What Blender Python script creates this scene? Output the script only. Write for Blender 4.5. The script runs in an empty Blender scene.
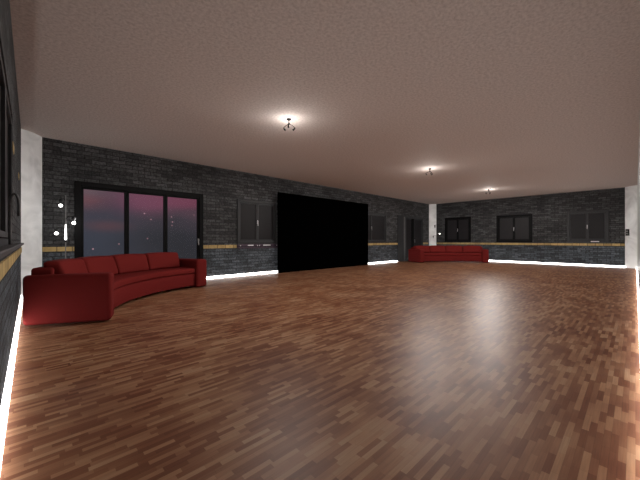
import bpy, bmesh, math, random
from mathutils import Vector, Matrix
random.seed(4)
PI = math.pi
sc = bpy.context.scene
COL = sc.collection

# ------------------------------------------------------------------ room numbers (metres)
XL, XR = -0.135, 17.1          # left wall / far wall
YF, YB = -0.05, 8.37           # right wall / long window wall
H = 3.2
EYE = 1.1
YAW = math.radians(43.75)

def on_long(px):               # world X on the long wall for an image column
    t = (px - 320) / 302.0
    return YB * (math.sin(YAW) + math.cos(YAW) * t) / (math.cos(YAW) - math.sin(YAW) * t)
def on_far(px):                # world Y on the far wall
    t = (px - 320) / 302.0
    return XR * (math.cos(YAW) - math.sin(YAW) * t) / (math.sin(YAW) + math.cos(YAW) * t)

# ------------------------------------------------------------------ materials
def mat(name):
    m = bpy.data.materials.new(name); m.use_nodes = True
    nt = m.node_tree
    return m, nt, nt.nodes['Principled BSDF']
def N(nt, kind, **kw):
    n = nt.nodes.new(kind)
    for k, v in kw.items():
        if k in n.inputs: n.inputs[k].default_value = v
        else: setattr(n, k, v)
    return n
def L(nt, a, b): nt.links.new(a, b)
def noise_ramp(nt, scale, c0, c1, detail=3, lo=.35, hi=.65, vec=None):
    n = N(nt, 'ShaderNodeTexNoise', Scale=scale, Detail=detail)
    if vec is None:
        tc = N(nt, 'ShaderNodeNewGeometry'); vec = tc.outputs['Position']
    L(nt, vec, n.inputs['Vector'])
    r = N(nt, 'ShaderNodeValToRGB')
    r.color_ramp.elements[0].position = lo; r.color_ramp.elements[1].position = hi
    r.color_ramp.elements[0].color = (*c0, 1); r.color_ramp.elements[1].color = (*c1, 1)
    L(nt, n.outputs['Fac'], r.inputs['Fac'])
    return n, r
def bump(nt, b, h, strength, dist):
    bm = N(nt, 'ShaderNodeBump', Strength=strength, Distance=dist)
    L(nt, h, bm.inputs['Height']); L(nt, bm.outputs['Normal'], b.inputs['Normal'])
    return bm
def plain(name, col, rough=.5, metal=0, var=.12, scale=30, spec=.5, bmp=0):
    m, nt, b = mat(name)
    c0 = tuple(c * (1 - var) for c in col); c1 = tuple(min(1, c * (1 + var)) for c in col)
    n, r = noise_ramp(nt, scale, c0, c1)
    L(nt, r.outputs['Color'], b.inputs['Base Color'])
    b.inputs['Roughness'].default_value = rough; b.inputs['Metallic'].default_value = metal
    b.inputs['Specular IOR Level'].default_value = spec
    if bmp: bump(nt, b, n.outputs['Fac'], bmp, .004)
    return m
def glow(name, col, s):
    m, nt, b = mat(name)
    b.inputs['Base Color'].default_value = (*col, 1)
    b.inputs['Emission Color'].default_value = (*col, 1)
    b.inputs['Emission Strength'].default_value = s
    return m
def math_n(nt, op, a, b=None, c=None):
    n = N(nt, 'ShaderNodeMath', operation=op)
    for i, v in enumerate((a, b, c)):
        if v is None: continue
        if isinstance(v, (int, float)): n.inputs[i].default_value = v
        else: L(nt, v, n.inputs[i])
    return n.outputs[0]

def brick_material():
    m, nt, b = mat('dark_brick')
    g = N(nt, 'ShaderNodeNewGeometry'); s = N(nt, 'ShaderNodeSeparateXYZ'); L(nt, g.outputs['Position'], s.inputs[0])
    u = math_n(nt, 'ADD', s.outputs[0], s.outputs[1])
    z = s.outputs[2]
    co = N(nt, 'ShaderNodeCombineXYZ'); L(nt, u, co.inputs[0]); L(nt, z, co.inputs[1])
    # slight waviness of hand laid courses
    wn = N(nt, 'ShaderNodeTexNoise', Scale=3.0, Detail=2); L(nt, g.outputs['Position'], wn.inputs['Vector'])
    ws = N(nt, 'ShaderNodeVectorMath', operation='SCALE'); L(nt, wn.outputs['Color'], ws.inputs[0]); ws.inputs['Scale'].default_value = .02
    va = N(nt, 'ShaderNodeVectorMath', operation='ADD'); L(nt, co.outputs[0], va.inputs[0]); L(nt, ws.outputs[0], va.inputs[1])
    br = N(nt, 'ShaderNodeTexBrick', Scale=1.0)
    br.inputs['Brick Width'].default_value = .26; br.inputs['Row Height'].default_value = .085
    br.inputs['Mortar Size'].default_value = .009; br.inputs['Mortar Smooth'].default_value = .4
    br.inputs['Bias'].default_value = -.1
    L(nt, va.outputs[0], br.inputs['Vector'])
    br.inputs['Color1'].default_value = (.026, .0265, .0275, 1)
    br.inputs['Color2'].default_value = (.068, .069, .072, 1)
    br.inputs['Mortar'].default_value = (.013, .013, .014, 1)
    n1 = N(nt, 'ShaderNodeTexNoise', Scale=26, Detail=6, Roughness=.7); L(nt, g.outputs['Position'], n1.inputs['Vector'])
    r1 = N(nt, 'ShaderNodeMapRange'); L(nt, n1.outputs['Fac'], r1.inputs['Value'])
    r1.inputs['From Min'].default_value = .3; r1.inputs['From Max'].default_value = .72
    r1.inputs['To Min'].default_value = .3; r1.inputs['To Max'].default_value = 2.1
    n2 = N(nt, 'ShaderNodeTexNoise', Scale=.9, Detail=2); L(nt, g.outputs['Position'], n2.inputs['Vector'])
    r2 = N(nt, 'ShaderNodeMapRange'); L(nt, n2.outputs['Fac'], r2.inputs['Value'])
    r2.inputs['From Min'].default_value = .3; r2.inputs['From Max'].default_value = .7
    r2.inputs['To Min'].default_value = .75; r2.inputs['To Max'].default_value = 1.3
    f = math_n(nt, 'MULTIPLY', r1.outputs[0], r2.outputs[0])
    # the wall colour below the yellow course is bluer and paler
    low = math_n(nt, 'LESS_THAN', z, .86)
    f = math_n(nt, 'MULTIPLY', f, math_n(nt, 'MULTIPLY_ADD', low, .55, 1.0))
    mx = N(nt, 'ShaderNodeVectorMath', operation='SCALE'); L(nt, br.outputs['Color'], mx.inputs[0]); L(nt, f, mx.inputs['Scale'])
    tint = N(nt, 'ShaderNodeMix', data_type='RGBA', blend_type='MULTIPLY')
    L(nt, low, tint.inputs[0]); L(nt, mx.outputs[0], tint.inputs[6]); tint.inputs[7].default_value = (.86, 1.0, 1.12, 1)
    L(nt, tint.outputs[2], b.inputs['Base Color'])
    b.inputs['Roughness'].default_value = .75; b.inputs['Specular IOR Level'].default_value = .3
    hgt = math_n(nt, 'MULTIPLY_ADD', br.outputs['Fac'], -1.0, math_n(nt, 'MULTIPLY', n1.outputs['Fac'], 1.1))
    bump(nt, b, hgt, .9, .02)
    return m

def floor_material():
    m, nt, b = mat('mosaic_parquet')
    g = N(nt, 'ShaderNodeNewGeometry'); s = N(nt, 'ShaderNodeSeparateXYZ'); L(nt, g.outputs['Position'], s.inputs[0])
    W, LEN = .031, .185
    row = math_n(nt, 'FLOOR', math_n(nt, 'DIVIDE', s.outputs[1], W))
    wr = N(nt, 'ShaderNodeTexWhiteNoise', noise_dimensions='1D'); L(nt, row, wr.inputs['W'])
    lf = math_n(nt, 'MULTIPLY_ADD', wr.outputs['Value'], .35, .8)
    xs = math_n(nt, 'DIVIDE', s.outputs[0], math_n(nt, 'MULTIPLY', lf, LEN))
    xo = math_n(nt, 'MULTIPLY_ADD', wr.outputs['Value'], 37.7, xs)
    cell = math_n(nt, 'FLOOR', xo)
    cc = N(nt, 'ShaderNodeCombineXYZ'); L(nt, cell, cc.inputs[0]); L(nt, row, cc.inputs[1])
    wc = N(nt, 'ShaderNodeTexWhiteNoise', noise_dimensions='2D'); L(nt, cc.outputs[0], wc.inputs['Vector'])
    r = N(nt, 'ShaderNodeValToRGB'); e = r.color_ramp.elements
    e[0].position = 0; e[0].color = (.150, .052, .026, 1)
    e[1].position = 1; e[1].color = (.390, .230, .135, 1)
    for p, c in ((.3, (.205, .084, .043)), (.55, (.265, .124, .066)), (.8, (.345, .180, .098))):
        q = e.new(p); q.color = (*c, 1)
    lfn = N(nt, 'ShaderNodeTexNoise', Scale=1.6, Detail=2); L(nt, g.outputs['Position'], lfn.inputs['Vector'])
    wv = math_n(nt, 'ADD', math_n(nt, 'MULTIPLY', wc.outputs['Value'], .8), math_n(nt, 'MULTIPLY_ADD', lfn.outputs['Fac'], 1.2, -.5))
    L(nt, wv, r.inputs['Fac'])
    # grain stretched along the board
    mp = N(nt, 'ShaderNodeMapping'); mp.inputs['Scale'].default_value = (6, 120, 1); L(nt, g.outputs['Position'], mp.inputs['Vector'])
    gn = N(nt, 'ShaderNodeTexNoise', Scale=1.0, Detail=4); L(nt, mp.outputs[0], gn.inputs['Vector'])
    gr = N(nt, 'ShaderNodeMapRange'); L(nt, gn.outputs['Fac'], gr.inputs['Value'])
    gr.inputs['To Min'].default_value = .72; gr.inputs['To Max'].default_value = 1.28
    fy = math_n(nt, 'FRACT', math_n(nt, 'DIVIDE', s.outputs[1], W))
    fx = math_n(nt, 'FRACT', xo)
    sy = math_n(nt, 'GREATER_THAN', math_n(nt, 'MINIMUM', fy, math_n(nt, 'SUBTRACT', 1, fy)), .02)
    sx = math_n(nt, 'GREATER_THAN', math_n(nt, 'MINIMUM', fx, math_n(nt, 'SUBTRACT', 1, fx)), .004)
    seam = math_n(nt, 'MULTIPLY_ADD', math_n(nt, 'MULTIPLY', sy, sx), .22, .63)
    f = math_n(nt, 'MULTIPLY', gr.outputs[0], seam)
    mx = N(nt, 'ShaderNodeVectorMath', operation='SCALE'); L(nt, r.outputs['Color'], mx.inputs[0]); L(nt, f, mx.inputs['Scale'])
    L(nt, mx.outputs[0], b.inputs['Base Color'])
    b.inputs['Roughness'].default_value = .44
    b.inputs['Specular IOR Level'].default_value = .13
    bump(nt, b, math_n(nt, 'MULTIPLY', gn.outputs['Fac'], .4), .12, .002)
    return m

def ceiling_material():
    m, nt, b = mat('rough_plaster')
    n, r = noise_ramp(nt, 30, (.56, .49, .455), (.80, .725, .685), detail=9, lo=.34, hi=.58)
    n.inputs['Roughness'].default_value = .75
    L(nt, r.outputs['Color'], b.inputs['Base Color']); b.inputs['Roughness'].default_value = .85
    b.inputs['Specular IOR Level'].default_value = .2
    bump(nt, b, n.outputs['Fac'], .5, .014)
    return m
def stone_material():
    m, nt, b = mat('pale_marble')
    n, r = noise_ramp(nt, 2.2, (.62, .64, .65), (.83, .85, .86), detail=9, lo=.34, hi=.6)
    n.inputs['Distortion'].default_value = .8
    L(nt, r.outputs['Color'], b.inputs['Base Color']); b.inputs['Roughness'].default_value = .55
    return m
def band_material():
    m, nt, b = mat('yellow_brick_course')
    g = N(nt, 'ShaderNodeNewGeometry'); s = N(nt, 'ShaderNodeSeparateXYZ'); L(nt, g.outputs['Position'], s.inputs[0])
    u = math_n(nt, 'DIVIDE', math_n(nt, 'ADD', s.outputs[0], s.outputs[1]), .25)
    w = N(nt, 'ShaderNodeTexWhiteNoise', noise_dimensions='1D'); L(nt, math_n(nt, 'FLOOR', u), w.inputs['W'])
    r = N(nt, 'ShaderNodeValToRGB'); e = r.color_ramp.elements
    e[0].color = (.30, .21, .075, 1); e[1].color = (.52, .37, .15, 1)
    L(nt, w.outputs['Value'], r.inputs['Fac'])
    fx = math_n(nt, 'FRACT', u)
    sx = math_n(nt, 'GREATER_THAN', math_n(nt, 'MINIMUM', fx, math_n(nt, 'SUBTRACT', 1, fx)), .03)
    n = N(nt, 'ShaderNodeTexNoise', Scale=18, Detail=5); L(nt, g.outputs['Position'], n.inputs['Vector'])
    k = math_n(nt, 'MULTIPLY', math_n(nt, 'MULTIPLY_ADD', sx, .75, .25), math_n(nt, 'MULTIPLY_ADD', n.outputs['Fac'], .9, .5))
    mx = N(nt, 'ShaderNodeVectorMath', operation='SCALE'); L(nt, r.outputs['Color'], mx.inputs[0]); L(nt, k, mx.inputs['Scale'])
    L(nt, mx.outputs[0], b.inputs['Base Color']); b.inputs['Roughness'].default_value = .7
    bump(nt, b, math_n(nt, 'ADD', sx, n.outputs['Fac']), .5, .006)
    return m

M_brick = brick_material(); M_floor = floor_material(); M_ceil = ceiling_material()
M_stone = stone_material(); M_band = band_material()
M_side = plain('smooth_grey_wall', (.42, .43, .44), .35, var=.1, scale=3)
M_black = plain('black_frame', (.0025, .0025, .003), .6, spec=.12)
M_grey = plain('slate_frame', (.024, .025, .027), .5, spec=.3)
M_dpane = plain('dark_frosted_pane', (.0165, .0150, .0165), .5, var=.05, scale=2, spec=.15)
M_screen = plain('matt_black_screen', (.0006, .0006, .0006), 1.0, var=0, spec=0)
M_steel = plain('brushed_steel', (.55, .55, .56), .3, metal=1)
M_red = plain('red_upholstery', (.130, .0125, .0115), .85, var=.14, scale=260, spec=.08, bmp=.25)
M_redc = plain('red_cushion_fabric', (.142, .014, .0125), .85, var=.14, scale=240, spec=.08, bmp=.25)
M_gold = plain('dull_brass_leg', (.30, .20, .08), .35, metal=1)
M_dmetal = plain('dark_metal', (.010, .009, .008), .7, spec=.2)
M_mgrey = plain('grey_painted_metal', (.20, .20, .205), .45)
M_bulb = glow('lit_bulb', (1, .98, .95), 9)
M_led = glow('white_led_strip', (1, .96, .93), 9.5)
M_tube = glow('glowing_white', (1, .99, .97), 3.2)
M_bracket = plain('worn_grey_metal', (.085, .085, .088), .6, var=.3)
M_dull = plain('unlit_globe', (.30, .30, .31), .2, var=.05)
M_plum = plain('dark_plum_plastic', (.045, .024, .042), .4, var=.3, scale=14)
M_white = plain('white_plastic', (.8, .8, .82), .4, var=.03)
M_ledge = plain('dark_ledge', (.028, .026, .030), .5)

def clear_glass():
    m = bpy.data.materials.new('clear_glass'); m.use_nodes = True; nt = m.node_tree; nt.nodes.clear()
    o = N(nt, 'ShaderNodeOutputMaterial'); t = N(nt, 'ShaderNodeBsdfTransparent'); g = N(nt, 'ShaderNodeBsdfGlossy', Roughness=.45)
    t.inputs['Color'].default_value = (.93, .93, .95, 1)
    n = N(nt, 'ShaderNodeTexNoise', Scale=2.0)
    f = math_n(nt, 'MULTIPLY_ADD', n.outputs['Fac'], .002, .002)
    x = N(nt, 'ShaderNodeMixShader'); L(nt, f, x.inputs[0]); L(nt, t.outputs[0], x.inputs[1]); L(nt, g.outputs[0], x.inputs[2]); L(nt, x.outputs[0], o.inputs[0])
    return m
M_glass = clear_glass()

# ------------------------------------------------------------------ mesh helpers
def box(bm, x0, x1, y0, y1, z0, z1):
    vs = [bm.verts.new((x, y, z)) for x in (x0, x1) for y in (y0, y1) for z in (z0, z1)]
    for f in ((0, 1, 3, 2), (4, 6, 7, 5), (0, 4, 5, 1), (2, 3, 7, 6), (0, 2, 6, 4), (1, 5, 7, 3)):
        bm.faces.new([vs[i] for i in f])
def tube(bm, pts, radii, seg=10, cap=True):
    if isinstance(radii, (int, float)): radii = [radii] * len(pts)
    pts = [Vector(p) for p in pts]; rings = []
    up = None
    for i, p in enumerate(pts):
        d = (pts[min(i + 1, len(pts) - 1)] - pts[max(i - 1, 0)]).normalized()
        if up is None: up = d.orthogonal().normalized()
        up = (up - d * up.dot(d)).normalized()
        side = d.cross(up)
        rings.append([bm.verts.new(p + (up * math.cos(2 * PI * k / seg) + side * math.sin(2 * PI * k / seg)) * radii[i]) for k in range(seg)])
    for a, b in zip(rings, rings[1:]):
        for k in range(seg): bm.faces.new((a[k], a[(k + 1) % seg], b[(k + 1) % seg], b[k]))
    if cap:
        bm.faces.new(list(reversed(rings[0]))); bm.faces.new(rings[-1])
def ball(bm, c, r, sz=1, u=14, v=9):
    bmesh.ops.create_uvsphere(bm, u_segments=u, v_segments=v, radius=r, matrix=Matrix.Translation(c) @ Matrix.Diagonal((1, 1, sz, 1)))
def obj(name, bm, m, parent=None, smooth=False, bev=0, seg=3, sub=0, loc=None):
    bmesh.ops.recalc_face_normals(bm, faces=bm.faces[:])
    me = bpy.data.meshes.new(name); bm.to_mesh(me); bm.free()
    me.materials.append(m)
    if smooth:
        for p in me.polygons: p.use_smooth = True
    o = bpy.data.objects.new(name, me); COL.objects.link(o)
    if parent: o.parent = parent
    if loc: o.location = loc
    if bev:
        b = o.modifiers.new('bevel', 'BEVEL'); b.width = bev; b.segments = seg; b.limit_method = 'ANGLE'; b.angle_limit = math.radians(40)
        b.harden_normals = False
    if sub:
        s = o.modifiers.new('sub', 'SUBSURF'); s.levels = sub; s.render_levels = sub
    return o
def boxo(name, m, parent, *b, **kw):
    bm = bmesh.new(); box(bm, *b); return obj(name, bm, m, parent, **kw)
def tag(o, label, cat=None, group=None, kind=None):
    o['label'] = label
    if cat: o['category'] = cat
    if group: o['group'] = group
    if kind: o['kind'] = kind
    return o
def thing(name, label, cat, loc=(0, 0, 0), rz=0, group=None, kind=None):
    o = bpy.data.objects.new(name, None); COL.objects.link(o); o.location = loc; o.rotation_euler = (0, 0, rz)
    o.empty_display_size = .1
    return tag(o, label, cat, group, kind)
def children(o): return [c for c in COL.objects if c.parent == o]
def copy_tree(o, parent=None):
    kids = children(o)
    c = o.copy(); COL.objects.link(c); c.parent = parent
    for k in kids: copy_tree(k, c)
    return c

# ------------------------------------------------------------------ room shell
T = .22
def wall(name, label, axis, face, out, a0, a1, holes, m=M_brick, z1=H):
    """axis 'x': wall runs along x at y=face, thickness goes towards `out`."""
    us = sorted({a0, a1, *[h[0] for h in holes], *[h[1] for h in holes]})
    zs = sorted({0, z1, *[h[2] for h in holes], *[h[3] for h in holes]})
    bm = bmesh.new()
    for i in range(len(us) - 1):
        zc = []
        for j in range(len(zs) - 1):
            um, zm = (us[i] + us[i + 1]) / 2, (zs[j] + zs[j + 1]) / 2
            solid = not any(h[0] < um < h[1] and h[2] < zm < h[3] for h in holes)
            if solid and zc and zc[-1][1] == zs[j]: zc[-1][1] = zs[j + 1]
            elif solid: zc.append([zs[j], zs[j + 1]])
        for (p, q) in zc:
            f0, f1 = sorted((face, face + out * T))
            if axis == 'x': box(bm, us[i], us[i + 1], f0, f1, p, q)
            else: box(bm, f0, f1, us[i], us[i + 1], p, q)
    bmesh.ops.remove_doubles(bm, verts=bm.verts[:], dist=1e-5)
    return tag(obj(name, bm, m), label, 'wall', kind='structure')

tag(boxo('floor', M_floor, None, XL - T, XR + T, YF - T, YB + T, -.1, 0), 'glossy brown strip parquet floor of the long room', 'floor', kind='structure')
tag(boxo('ceiling', M_ceil, None, XL - T, XR + T, YF - T, YB + T, H, H + .1), 'speckled beige plaster ceiling over the room', 'ceiling', kind='structure')

TOP = 2.35; SILL = .99
G0, G1 = on_long(74.5), on_long(203)                 # glazed sliding door
B0, B1 = on_long(237), on_long(276)                  # window left of the screen
C0, C1 = on_long(355), on_long(386)                  # window right of the screen
D0, D1 = on_long(397.5), on_long(422.5)              # grey doors
F = [(on_far(471), on_far(445)), (on_far(532.5), on_far(496.5)), (on_far(609), on_far(567))]
A0, A1 = 2.2, 4.34                                   # window of the left wall

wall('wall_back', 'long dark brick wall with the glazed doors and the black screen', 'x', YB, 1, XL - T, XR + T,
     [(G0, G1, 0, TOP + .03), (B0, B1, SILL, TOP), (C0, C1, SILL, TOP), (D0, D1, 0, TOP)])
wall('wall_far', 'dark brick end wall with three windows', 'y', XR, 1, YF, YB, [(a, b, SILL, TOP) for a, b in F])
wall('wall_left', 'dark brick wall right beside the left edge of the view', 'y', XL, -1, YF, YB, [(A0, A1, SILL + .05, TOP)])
wall('wall_right', 'smooth grey wall at the right edge of the view', 'x', YF, -1, XL, XR, [], m=M_side)

# chamfered pale corner piers (rounded prisms)
def pier(name, label, corner, p, q):
    """p, q = where the chamfer meets the two walls; the face bows out a little."""
    bm = bmesh.new(); c = Vector(corner); p = Vector(p); q = Vector(q); n = 12
    mid = (p + q) / 2; out = (mid - c).normalized()
    prof = [c]
    for i in range(n + 1):
        t = i / n; prof.append(p.lerp(q, t) + out * .035 * math.sin(PI * t))
    bot = [bm.verts.new((v.x, v.y, 0)) for v in prof]; top = [bm.verts.new((v.x, v.y, H)) for v in prof]
    k = len(prof)
    for i in range(k): bm.faces.new((bot[i], bot[(i + 1) % k], top[(i + 1) % k], top[i]))
    bm.faces.new(list(reversed(bot))); bm.faces.new(top)
    return tag(obj(name, bm, M_stone), label, 'pillar', kind='structure')
pier('trim_1', 'white marbled corner pier behind the near red sofa', (XL, YB), (XL, YB - .36), (.165, YB))
pier('trim_2', 'white marbled corner pier behind the far red sofa', (XR, YB), (on_long(429.0), YB), (XR, on_far(436.4)))
pier('trim_3', 'white marbled corner pier at the right with a black switch', (XR, YF), (XR, on_far(625)), (on_far(625) * 0 + XR - .36, YF))

# yellow brick course (one object per run between openings)
n_band = [3]
def trim(bm, m, label):
    n_band[0] += 1
    return tag(obj('trim_%d' % n_band[0], bm, m), label, 'trim', kind='structure')
BZ0, BZ1 = .86, .955; BT = .012
def band_x(a, b, lab):
    bm = bmesh.new(); box(bm, a, b, YB - BT, YB, BZ0, BZ1); return trim(bm, M_band, lab)
band_x(.17, G0, 'yellow brick course between corner pier and the glazed doors')
band_x(G1, B0, 'yellow brick course between the glazed doors and the plum ledge')
band_x(B1 + .12, D0, 'yellow brick course between black screen and grey doors')
band_x(D1, on_long(428), 'short yellow brick course between grey doors and far pier')
bm = bmesh.new(); box(bm, XR - BT, XR, on_far(625), on_far(437), BZ0, BZ1); trim(bm, M_band, 'long yellow brick course on the far wall')
bm = bmesh.new(); box(bm, XL, XL + BT, 0.0, YB - .36, BZ0 + .01, BZ1 + .01); trim(bm, M_band, 'yellow brick course along the left wall')

# glowing skirting strips
def strip(name, label, *b):
    # wedge profile: the lit face leans back against the wall
    x0, x1, y0, y1, z0, z1 = b
    bm = bmesh.new()
    if name == 'baseboard_left': sec = [(x1, 0), (x1, .012), (x0, z1), (x0, 0)]; ends = [[(u, y, z) for u, z in sec] for y in (y0, y1)]
    elif name == 'baseboard_far': sec = [(x0, 0), (x0, .012), (x1, z1), (x1, 0)]; ends = [[(u, y, z) for u, z in sec] for y in (y0, y1)]
    elif name == 'baseboard_right': sec = [(y1, 0), (y1, .012), (y0, z1), (y0, 0)]; ends = [[(x, u, z) for u, z in sec] for x in (x0, x1)]
    else: sec = [(y0, 0), (y0, .012), (y1, z1), (y1, 0)]; ends = [[(x, u, z) for u, z in sec] for x in (x0, x1)]
    va = [bm.verts.new(p) for p in ends[0]]; vb = [bm.verts.new(p) for p in ends[1]]
    for i in range(4): bm.faces.new((va[i], va[(i + 1) % 4], vb[(i + 1) % 4], vb[i]))
    bm.faces.new(va[::-1]); bm.faces.new(vb)
    return tag(obj(name, bm, M_led), label, 'light strip', kind='structure')
SH, ST = .062, .03
strip('baseboard_left', 'glowing white strip along the foot of the left wall', XL, XL + ST, .0, YB - .36, 0, SH)
strip('baseboard_back', 'glowing white strip between the glazed doors and the black screen', G1 + .02, on_long(278), YB - ST, YB, 0, SH)
strip('baseboard_back', 'glowing white strip between the black screen and the grey doors', on_long(368), D0 - .02, YB - ST, YB, 0, SH)
strip('baseboard_back', 'glowing white strip behind the near red sofa', .17, G0 - .02, YB - ST, YB, 0, SH)
strip('baseboard_far', 'glowing white strip along the foot of the far wall', XR - ST, XR, on_far(625), on_far(437), 0, SH)
strip('baseboard_right', 'glowing white strip along the foot of the right wall', .3, XR - .36, YF, YF + ST * .7, 0, SH)

# ------------------------------------------------------------------ windows and doors
def frame_boxes(bm, a, b, z0, z1, w, place, d0, d1, bottom=True):
    place(bm, a, a + w, z0, z1, d0, d1); place(bm, b - w, b, z0, z1, d0, d1)
    place(bm, a + w, b - w, z1 - w, z1, d0, d1)
    if bottom: place(bm, a + w, b - w, z0, z0 + w, d0, d1)
def placer(axis, face, out):
    def f(bm, a, b, z0, z1, d0, d1):
        p, q = sorted((face + out * d0, face + out * d1))
        if axis == 'x': box(bm, a, b, p, q, z0, z1)
        else: box(bm, p, q, a, b, z0, z1)
    return f
def window(name, label, axis, face, out, a, b, z0, z1, fm, pm, n=2, w=.075, door=False, sash=.045, handle=True, ledge=True, fd=(-.035, .10)):
    P = placer(axis, face, out)
    root = thing(name, label, 'door' if door else 'window', kind='structure',
                 loc=((a + b) / 2, face, z0) if axis == 'x' else (face, (a + b) / 2, z0))
    inv = Matrix.Translation(-Vector(root.location))
    def part(nm, bm, m, parent=None, **kw):
        if parent is None: bmesh.ops.transform(bm, matrix=inv, verts=bm.verts[:]); return obj(nm, bm, m, root, **kw)
        bmesh.ops.transform(bm, matrix=inv, verts=bm.verts[:]); return obj(nm, bm, m, parent, **kw)
    bm = bmesh.new(); frame_boxes(bm, a, b, z0, z1, w, P, *fd); part('door_frame' if door else 'window_frame', bm, fm, bev=.006, seg=2)
    ia, ib, iz0, iz1 = a + w, b - w, z0 + w, z1 - w
    step = (ib - ia) / n
    for k in range(n):
        s0, s1 = ia + k * step, ia + (k + 1) * step
        bm = bmesh.new(); frame_boxes(bm, s0 + .002, s1 - .002, iz0 + .002, iz1 - .002, sash, P, .0, .06)
        s = part('door_leaf' if door else 'sash', bm, fm, bev=.004, seg=2)
        bm = bmesh.new(); P(bm, s0 + sash, s1 - sash, iz0 + sash, iz1 - sash, .025, .035); part('pane', bm, pm, s)
    if handle:
        hz = (z0 + z1) / 2 if not door else 1.08
        if door: hx = ib - sash / 2 if n == 3 else (ia + ib) / 2 + sash / 2
        else: hx = (ia + ib) / 2
        bm = bmesh.new(); P(bm, hx - .014, hx + .014, hz - .06, hz + .06, -.012, 0)
        P(bm, hx - .008, hx + .008, hz - .12, hz + .04, -.035, -.02); P(bm, hx - .008, hx + .008, hz - .01, hz + .02, -.022, -.01)
        h = part('handle', bm, M_steel, bev=.003, seg=2)
    if ledge:
        bm = bmesh.new(); P(bm, a - .04, b + .04, z0 - .035, z0 - .001, -.07, -.001)
        part('window_sill', bm, M_ledge, bev=.006, seg=2)
    return root
window('door_1', 'wide three-pane black framed glass door onto the dusk sky', 'x', YB, 1, G0, G1, 0, TOP + .03, M_black, M_glass, n=3, w=.11, door=True, ledge=False, sash=.045)
window('window_1', 'two-pane window between the glass doors and the black screen', 'x', YB, 1, B0, B1, SILL, TOP, M_grey, M_dpane, ledge=False)
window('window_2', 'two-pane grey window partly hidden by the black screen', 'x', YB, 1, C0, C1, SILL, TOP, M_grey, M_dpane, ledge=False)
DM = on_long(405)
d2 = window('door_2', 'grey double door beside the far red sofa', 'x', YB, 1, DM, D1, 0, TOP, M_grey, M_dpane, n=2, w=.07, door=True, ledge=False, sash=.07)
bm = bmesh.new(); box(bm, D0 - d2.location.x, DM - .002 - d2.location.x, -.03, .10, 0, TOP); obj('side_panel', bm, M_grey, d2, bev=.005, seg=2)
bm = bmesh.new(); box(bm, on_long(403.2) - d2.location.x, on_long(404.6) - d2.location.x, -.045, -.031, .02, TOP - .05); obj('highlight_strip', bm, M_bracket, d2)  # bright vertical highlight of the side panel, built in as a raised paler strip
bm = bmesh.new(); box(bm, on_long(411.6) - d2.location.x, on_long(413.8) - d2.location.x, -.028, -.001, .03, TOP - .1); obj('centre_post', bm, M_black, d2)
window('window_3', 'black framed window nearest the far corner above red sofa', 'y', XR, 1, *F[0], SILL, TOP, M_black, M_dpane, w=.09, ledge=False)
window('window_4', 'black framed window in the middle of the far wall', 'y', XR, 1, *F[1], SILL, TOP - .02, M_black, M_dpane, w=.1, ledge=False)
window('window_5', 'grey framed window at the right of the far wall', 'y', XR, 1, *F[2], SILL + .03, TOP, M_grey, M_dpane, w=.09)
window('window_6', 'dark window close by in the left wall', 'y', XL, -1, A0, A1, SILL + .05, TOP, M_grey, M_dpane, fd=(.02, .10), ledge=False, handle=False)
for ya in (4.37, 6.32):
    bm = bmesh.new(); box(bm, XL, XL + .006, ya, ya + .25, 2.02, 2.10); trim(bm, M_band, 'single yellow brick set high in the left wall, ' + ('nearest the window' if ya < 5 else 'nearer the white pier'))
tag(boxo('trim_20', M_ledge, None, XL, XL + .065, 1.2, 6.0, 1.035, 1.062, bev=.006, seg=2), 'dark ledge under the close window of the left wall', 'ledge', kind='structure')

yb = on_far(595)
tag(boxo('small_white_bar', M_white, None, XR - .06, XR - .02, yb - .13, yb + .13, SILL + .03, SILL + .065, bev=.008, seg=2), 'small white bar lying on the sill of the rightmost far window', 'bar')
# plum ledge under window_1
r = thing('plum_ledge', 'dark plum ledge with white marks under the window left of the screen', 'ledge', ((B0 + B1) / 2, YB, BZ0 - .02), kind=None)
wd = (B1 + .1 - B0) / 2
boxo('shelf_body', M_plum, r, -wd + .04, wd + .04, -.035, -.001, 0, .135, bev=.004, seg=2)
boxo('groove_rail', M_black, r, -wd + .04, wd + .04, -.045, -.036, .055, .068)
for cx, w_ in ((-.27, .10), (.33, .14)):
    tag(boxo('pale_plate', M_white, r, cx - w_, cx + w_, -.041, -.036, .08, .108, bev=.002, seg=1), 'small white plate')
for cx in (-.62, -.02, .05, .72):
    tag(boxo('pale_plate', M_white, r, cx - .012, cx + .012, -.041, -.036, .075, .1), 'tiny white mark')

# black screen
YS = 8.19; S0, S1 = on_long(277.9) * YS / YB, on_long(368.4) * YS / YB
r = thing('projection_screen', 'huge matt black screen standing just in front of the long brick wall', 'screen', ((S0 + S1) / 2, YS + .022, 0))
w2 = (S1 - S0) / 2 - .01
boxo('screen_panel', M_screen, r, -w2 + .02, w2 - .02, -.022, .005, .02, 2.67)
bm = bmesh.new()
box(bm, -w2, -w2 + .02, -.02, .010, 0, 2.69); box(bm, w2 - .02, w2, -.02, .010, 0, 2.69)
box(bm, -w2 + .02, w2 - .02, -.02, .010, 2.67, 2.69); box(bm, -w2 + .02, w2 - .02, -.02, .010, 0, .02)
obj('screen_frame', bm, M_screen, r)

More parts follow.
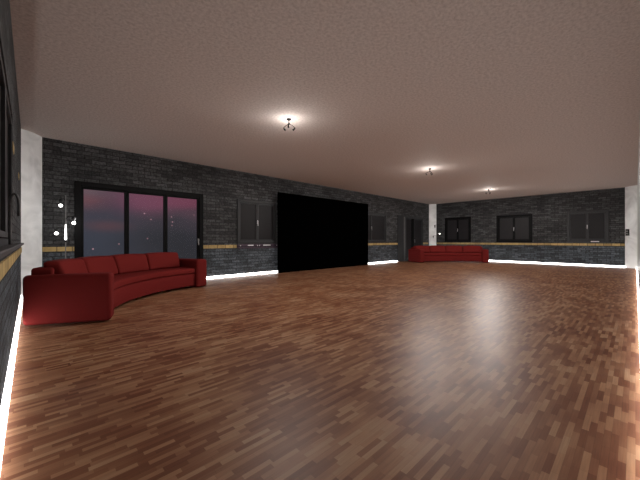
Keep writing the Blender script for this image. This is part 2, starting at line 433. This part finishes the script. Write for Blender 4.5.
# switch on the right pier
fa = Vector((XR, on_far(625), 0)); fb = Vector((XR - .36, YF, 0)); nrm = Vector((-(fa.y - fb.y), (fa.x - fb.x), 0)).normalized()
ctr = fa.lerp(fb, .30)
r = thing('wall_switch', 'small black switch panel on the white pier at the right', 'switch', (ctr.x + nrm.x * .048, ctr.y + nrm.y * .048, 1.27), math.atan2(nrm.y, nrm.x) + PI / 2 + PI * 0)
boxo('switch_plate', M_black, r, -.07, .07, -.012, .03, 0, .26, bev=.006, seg=2)
for z in (.06, .15): tag(boxo('switch_button', M_mgrey, r, -.03, .03, -.018, -.013, z, z + .05, bev=.002, seg=1), 'grey button')

# curved bracket on the ledge of the left wall
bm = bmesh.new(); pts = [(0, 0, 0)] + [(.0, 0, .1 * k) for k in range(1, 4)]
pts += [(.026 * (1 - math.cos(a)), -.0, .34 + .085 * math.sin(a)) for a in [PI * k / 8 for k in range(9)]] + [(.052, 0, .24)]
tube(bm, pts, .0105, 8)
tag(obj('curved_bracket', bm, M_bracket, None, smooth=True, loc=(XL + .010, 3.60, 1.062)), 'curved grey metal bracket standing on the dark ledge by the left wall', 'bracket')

# ------------------------------------------------------------------ curved sofas
def arc_block(bm, r0, r1, z0, z1, a0, a1, n, lean=0, puff=0, m=1):
    """polar box; lean shifts the top outward, puff bulges the inner face."""
    rings = []
    for i in range(n + 1):
        t = i / n; a = a0 + (a1 - a0) * t
        c, s = math.cos(a), math.sin(a)
        e = math.sin(PI * t) ** .5 if 0 < t < 1 else 0
        sec = []
        prof = []
        for j in range(m + 1): prof.append((r0, z0 + (z1 - z0) * j / m, 'i'))
        for j in range(m + 1): prof.append((r1, z1 - (z1 - z0) * j / m, 'o'))
        for (rr, z, k) in prof:
            v = (z - z0) / (z1 - z0)
            q = rr + lean * v
            if puff and k == 'i': q -= puff * e * (math.sin(PI * v) if m > 1 else 1)
            zz = z + (puff * .6 * e if (puff and v > .99) else 0)
            sec.append(bm.verts.new((q * c, q * s, zz)))
        rings.append(sec)
    k = len(rings[0])
    for a, b in zip(rings, rings[1:]):
        for j in range(k): bm.faces.new((a[j], a[(j + 1) % k], b[(j + 1) % k], b[j]))
    for rg in (rings[0], rings[-1]):
        bm.faces.new(rg)
R0 = 2.66; D = .93
HALF = math.radians(29.8); AW = .285
def make_sofa():
    root = thing('curved_sofa', '', 'sofa')
    A0_, A1_ = PI / 2 - HALF, PI / 2 + HALF
    inset = .004
    bm = bmesh.new(); arc_block(bm, R0 + .02, R0 + D - .02, .05, .335, A0_, A1_, 28); obj('sofa_base', bm, M_red, root, True, .02)
    bm = bmesh.new(); arc_block(bm, R0 - .005, R0 + D - .26, .338, .455, A0_ + .002, A1_ - .002, 28, m=1); obj('seat', bm, M_redc, root, True, .035, 4)
    bm = bmesh.new(); arc_block(bm, R0 + D - .30, R0 + D - .07, .30, .735, A0_ + .002, A1_ - .002, 28, lean=.0)
    obj('backrest', bm, M_red, root, True, .035, 4)
    tot = A1_ - A0_ - .03
    for k in range(4):
        a = A0_ + .015 + tot * k / 4 + .002; b = A0_ + .015 + tot * (k + 1) / 4 - .002
        bm = bmesh.new(); arc_block(bm, R0 + D - .46, R0 + D - .26, .458, .80, a, b, 8, lean=.10, puff=.03, m=4)
        obj('back_cushion', bm, M_redc, root, True, .045, 4)
    for sgn, aa in ((-1, A0_), (1, A1_)):
        # arm: block beyond the end, swung a little outward at the front
        bm = bmesh.new(); box(bm, 0, 1, 0, 1, 0, 1)
        c, s = math.cos(aa), math.sin(aa)
        rad = Vector((c, s, 0)); tan = Vector((-s, c, 0)) * sgn
        sk = .18
        for v in bm.verts:
            u, w, z = v.co           # u: radial, w: outward along the arc
            p = rad * (R0 - .05 + (D + .03) * u) + tan * (.004 + AW * w - (sk * u * w)) + Vector((0, 0, .012 + (.65 - .012) * z))
            v.co = p
        obj('armrest', bm, M_red, root, True, .13, 6)
    for a in [PI / 2 + HALF * f for f in (-.93, -.5, -.04, .04, .5, .93)]:
        for rr in (R0 + .12, R0 + D - .12):
            bm = bmesh.new(); tube(bm, [(rr * math.cos(a), rr * math.sin(a), 0), (rr * math.cos(a), rr * math.sin(a), .056)], [.012, .018], 10)
            obj('leg', bm, M_gold, root, True)
    return root
sofa = make_sofa()
sofa['label'] = 'curved dark red sofa in the near left corner before the glass doors'
sofa['group'] = 'curved red sofas'
sofa.location = (3.365, 4.405, 0); sofa.rotation_euler.z = math.radians(133.6 - 90)
s2 = copy_tree(sofa)
s2['label'] = 'curved dark red sofa in the far corner beside the grey double door'
s2.scale = (1.04, 1.04, 1.0); s2.location = (12.97, 4.40, 0); s2.rotation_euler.z = math.radians(44.5 - 90)

# ------------------------------------------------------------------ floor lamps
def make_floor_lamp():
    root = thing('floor_lamp', '', 'floor lamp')
    bm = bmesh.new(); tube(bm, [(0, 0, 0), (0, 0, .012), (0, 0, .022)], [.14, .14, .05], 28); obj('lamp_base', bm, M_dmetal, root, True)
    bm = bmesh.new(); tube(bm, [(0, 0, .02), (0, 0, 2.0)], .009, 10); obj('pole', bm, M_mgrey, root, True)
    # right vector of the view is (cos, -sin)
    for off, zb, lift in ((-.10, 1.80, .13), (.165, 1.445, .12), (-.19, 1.235, .10)):
        ux, uy = math.cos(YAW) * off, -math.sin(YAW) * off
        bm = bmesh.new()
        tube(bm, [(0, 0, zb + lift - .03), (ux * .4, uy * .4, zb + lift + .015), (ux * .8, uy * .8, zb + lift + .02), (ux, uy, zb + lift)], .006, 8)
        arm = obj('lamp_arm', bm, M_dmetal, root, True)
        bm = bmesh.new(); tube(bm, [(ux, uy, zb + lift + .01), (ux, uy, zb + lift - .02), (ux, uy, zb + .035)], [.014, .04, .022], 14); obj('lamp_shade', bm, M_grey, arm, True)
        bm = bmesh.new(); ball(bm, (ux, uy, zb), .030); obj('bulb', bm, M_bulb, arm, True)
    bm = bmesh.new(); tube(bm, [(0, 0, 1.46), (0, 0, 1.40), (0, 0, 1.25), (0, 0, 1.12), (0, 0, 1.10)], [.006, .010, .016, .019, .012], 14)
    obj('spindle', bm, M_tube, root, True)  # tapered white emissive spindle around the pole
    bm = bmesh.new(); tube(bm, [(0, 0, 1.10), (0, 0, 1.06)], [.024, .014], 14); obj('tube_socket', bm, M_black, root, True)
    return root
fl = make_floor_lamp()
fl['label'] = 'slim floor lamp with three lit globes behind the near red sofa'
fl['group'] = 'three-globe floor lamps'
fl.location = (.51, 8.0, 0)
f2 = copy_tree(fl)
f2['label'] = 'slim dark floor lamp with globes behind the far red sofa'
f2.location = (16.42, 7.70, 0)
for c in children(f2):
    if c.name.startswith(('spindle', 'pole')):
        c.data = c.data.copy(); c.data.materials[0] = M_black
far_arms = [c for c in children(f2) if c.name.startswith('lamp_arm')]
for i, a in enumerate(far_arms):
    for b in children(a):
        if b.name.startswith('bulb') and i != 1: b.data = b.data.copy(); b.data.materials[0] = M_dull

# ------------------------------------------------------------------ ceiling lamps
def make_ceiling_lamp():
    root = thing('ceiling_lamp', '', 'ceiling lamp')
    bm = bmesh.new(); tube(bm, [(0, 0, 0), (0, 0, -.012), (0, 0, -.03)], [.042, .042, .014], 20); obj('ceiling_rose', bm, M_dmetal, root, True)
    bm = bmesh.new(); tube(bm, [(0, 0, -.028), (0, 0, -.075)], .009, 10); ball(bm, (0, 0, -.085), .02); obj('stem', bm, M_dmetal, root, True)
    for k in range(3):
        a = math.radians(-43.75 + 30 + 120 * k)
        c, s = math.cos(a), math.sin(a)
        P = lambda r_, z: (c * r_, s * r_, z)
        bm = bmesh.new(); tube(bm, [P(.012, -.085), P(.06, -.10), P(.115, -.135)], [.005, .005, .006], 8); arm = obj('lamp_arm', bm, M_dmetal, root, True)
        bm = bmesh.new(); tube(bm, [P(.118, -.13), P(.108, -.148), P(.078, -.18)], [.007, .012, .016], 14); hd = obj('spot_head', bm, M_dmetal, arm, True)
    return root
cl = make_ceiling_lamp()
cl.location = (3.235, 4.158, H)
cl['group'] = 'three-arm ceiling lamps'
cl['label'] = 'dark three-arm ceiling lamp nearest the camera'
spots = [(3.235, 4.158), (8.47, 4.18), (13.75, 4.22)]
for (x, y), lab in zip(spots[1:], ('dark three-arm ceiling lamp in the middle of the row', 'dark three-arm ceiling lamp nearest the far brick wall')):
    c = copy_tree(cl); c.location = (x, y, H); c['label'] = lab

def light(kind, name, loc, power, col, size, rot=None, **kw):
    l = bpy.data.lights.new(name, kind); l.energy = power; l.color = col; l.shadow_soft_size = size
    for k, v in kw.items(): setattr(l, k, v)
    o = bpy.data.objects.new(name, l); COL.objects.link(o); o.location = loc
    if rot: o.rotation_euler = rot
    return o
DOWN = 27
def falloff(o, kind):
    l = o.data; l.use_nodes = True; nt = l.node_tree
    em = next(n for n in nt.nodes if n.type == 'EMISSION')
    f = N(nt, 'ShaderNodeLightFalloff'); f.inputs['Strength'].default_value = 1.0
    L(nt, f.outputs[kind], em.inputs['Strength'])
for i, (x, y) in enumerate(spots):
    falloff(light('SPOT', 'ceiling_lamp_light', (x, y, H - .19), DOWN, (1, .95, .90), .35, spot_size=math.radians(178), spot_blend=.1), 'Linear')
    falloff(light('POINT', 'ceiling_lamp_glow', (x, y, H - .13), 26, (1, .94, .89), .05), 'Linear')
light('POINT', 'floor_lamp_light', (.51 + .2, 7.85, 1.5), 3, (1, .97, .94), .05)

# ------------------------------------------------------------------ dusk sky
w = bpy.data.worlds.new('dusk'); sc.world = w; w.use_nodes = True; nt = w.node_tree; nt.nodes.clear()
out = N(nt, 'ShaderNodeOutputWorld'); bg = N(nt, 'ShaderNodeBackground'); L(nt, bg.outputs[0], out.inputs[0])
tc = N(nt, 'ShaderNodeTexCoord'); D_ = tc.outputs['Generated']
def direction(px, py):
    t = (px - 320) / 302; v = (240 - py) / 302
    return Vector((math.sin(YAW) + math.cos(YAW) * t, math.cos(YAW) - math.sin(YAW) * t, v)).normalized()
wn = N(nt, 'ShaderNodeTexNoise', Scale=3.2, Detail=5); 
mp = N(nt, 'ShaderNodeMapping'); mp.inputs['Scale'].default_value = (1, 1, 3.2); L(nt, D_, mp.inputs[0]); L(nt, mp.outputs[0], wn.inputs['Vector'])
sep = N(nt, 'ShaderNodeSeparateXYZ'); L(nt, D_, sep.inputs[0])
el = math_n(nt, 'MULTIPLY_ADD', math_n(nt, 'SUBTRACT', wn.outputs['Fac'], .5), .16, sep.outputs[2])
rp = N(nt, 'ShaderNodeValToRGB'); e = rp.color_ramp.elements
mr = N(nt, 'ShaderNodeMapRange'); L(nt, el, mr.inputs['Value']); mr.inputs['From Min'].default_value = -.10; mr.inputs['From Max'].default_value = .20
L(nt, mr.outputs[0], rp.inputs['Fac'])
e[0].position = 0; e[0].color = (.040, .042, .050, 1)
e[1].position = 1; e[1].color = (.20, .062, .105, 1)
for p, c in ((.35, (.052, .052, .064)), (.60, (.075, .056, .070)), (.82, (.15, .064, .090))):
    q = e.new(p); q.color = (*c, 1)
cur = rp.outputs['Color']
def blob(cur, px, py, rad, col, amt, soft=True, sz=1.0):
    d = direction(px, py)
    sb = N(nt, 'ShaderNodeVectorMath', operation='SUBTRACT'); L(nt, D_, sb.inputs[0]); sb.inputs[1].default_value = d
    sl = N(nt, 'ShaderNodeVectorMath', operation='MULTIPLY'); L(nt, sb.outputs[0], sl.inputs[0]); sl.inputs[1].default_value = (1, 1, sz)
    ln = N(nt, 'ShaderNodeVectorMath', operation='LENGTH'); L(nt, sl.outputs[0], ln.inputs[0])
    dist = ln.outputs['Value']
    if soft: dist = math_n(nt, 'MULTIPLY_ADD', math_n(nt, 'SUBTRACT', wn.outputs['Fac'], .5), rad * 1.3, dist)
    m_ = N(nt, 'ShaderNodeMapRange', interpolation_type='SMOOTHSTEP'); L(nt, dist, m_.inputs['Value'])
    m_.inputs['From Min'].default_value = 0 if soft else rad * .5; m_.inputs['From Max'].default_value = rad
    m_.inputs['To Min'].default_value = amt; m_.inputs['To Max'].default_value = 0
    mix = N(nt, 'ShaderNodeMix', data_type='RGBA'); L(nt, m_.outputs[0], mix.inputs[0]); L(nt, cur, mix.inputs[6]); mix.inputs[7].default_value = (*col, 1)
    return mix.outputs[2]
cur = blob(cur, 90, 192, .14, (.17, .115, .125), .9, sz=2.2)
cur = blob(cur, 95, 202, .10, (.26, .090, .095), 1.0, sz=3.0)
cur = blob(cur, 116, 206, .16, (.055, .050, .066), .9, sz=1.8)
cur = blob(cur, 82, 245, .16, (.050, .058, .078), .6)
cur = blob(cur, 185, 248, .22, (.030, .030, .034), .9)
cur = blob(cur, 150, 200, .16, (.21, .066, .110), .75, sz=2.4)
cur = blob(cur, 190, 202, .10, (.19, .055, .090), .75, sz=2.4)
cur = blob(cur, 108, 226, .08, (.12, .060, .066), .6, sz=3.5)
for px, py, b_ in ((144.5, 213.5, 1), (151, 219.5, .8), (171.5, 217, .7), (172.5, 222, .9), (147.5, 238.5, .6), (119, 244, .7), (93, 249, 1.1), (194, 215, .5), (172, 225.5, .6)):
    cur = blob(cur, px, py, .0026, (.42 * b_, .24 * b_, .27 * b_), 1, soft=False)
L(nt, cur, bg.inputs['Color']); bg.inputs['Strength'].default_value = .88

# ------------------------------------------------------------------ camera and view
cam = bpy.data.cameras.new('camera'); co = bpy.data.objects.new('camera', cam); COL.objects.link(co)
co.location = (0, 0, EYE); co.rotation_euler = (PI / 2, 0, -YAW)
cam.sensor_width = 36; cam.lens = 302 / 640 * 36; cam.clip_start = .01; cam.clip_end = 200
sc.camera = co
sc.view_settings.view_transform = 'Standard'; sc.view_settings.look = 'None'
sc.view_settings.gamma = 1; sc.view_settings.exposure = .15; sc.view_settings.use_curve_mapping = False
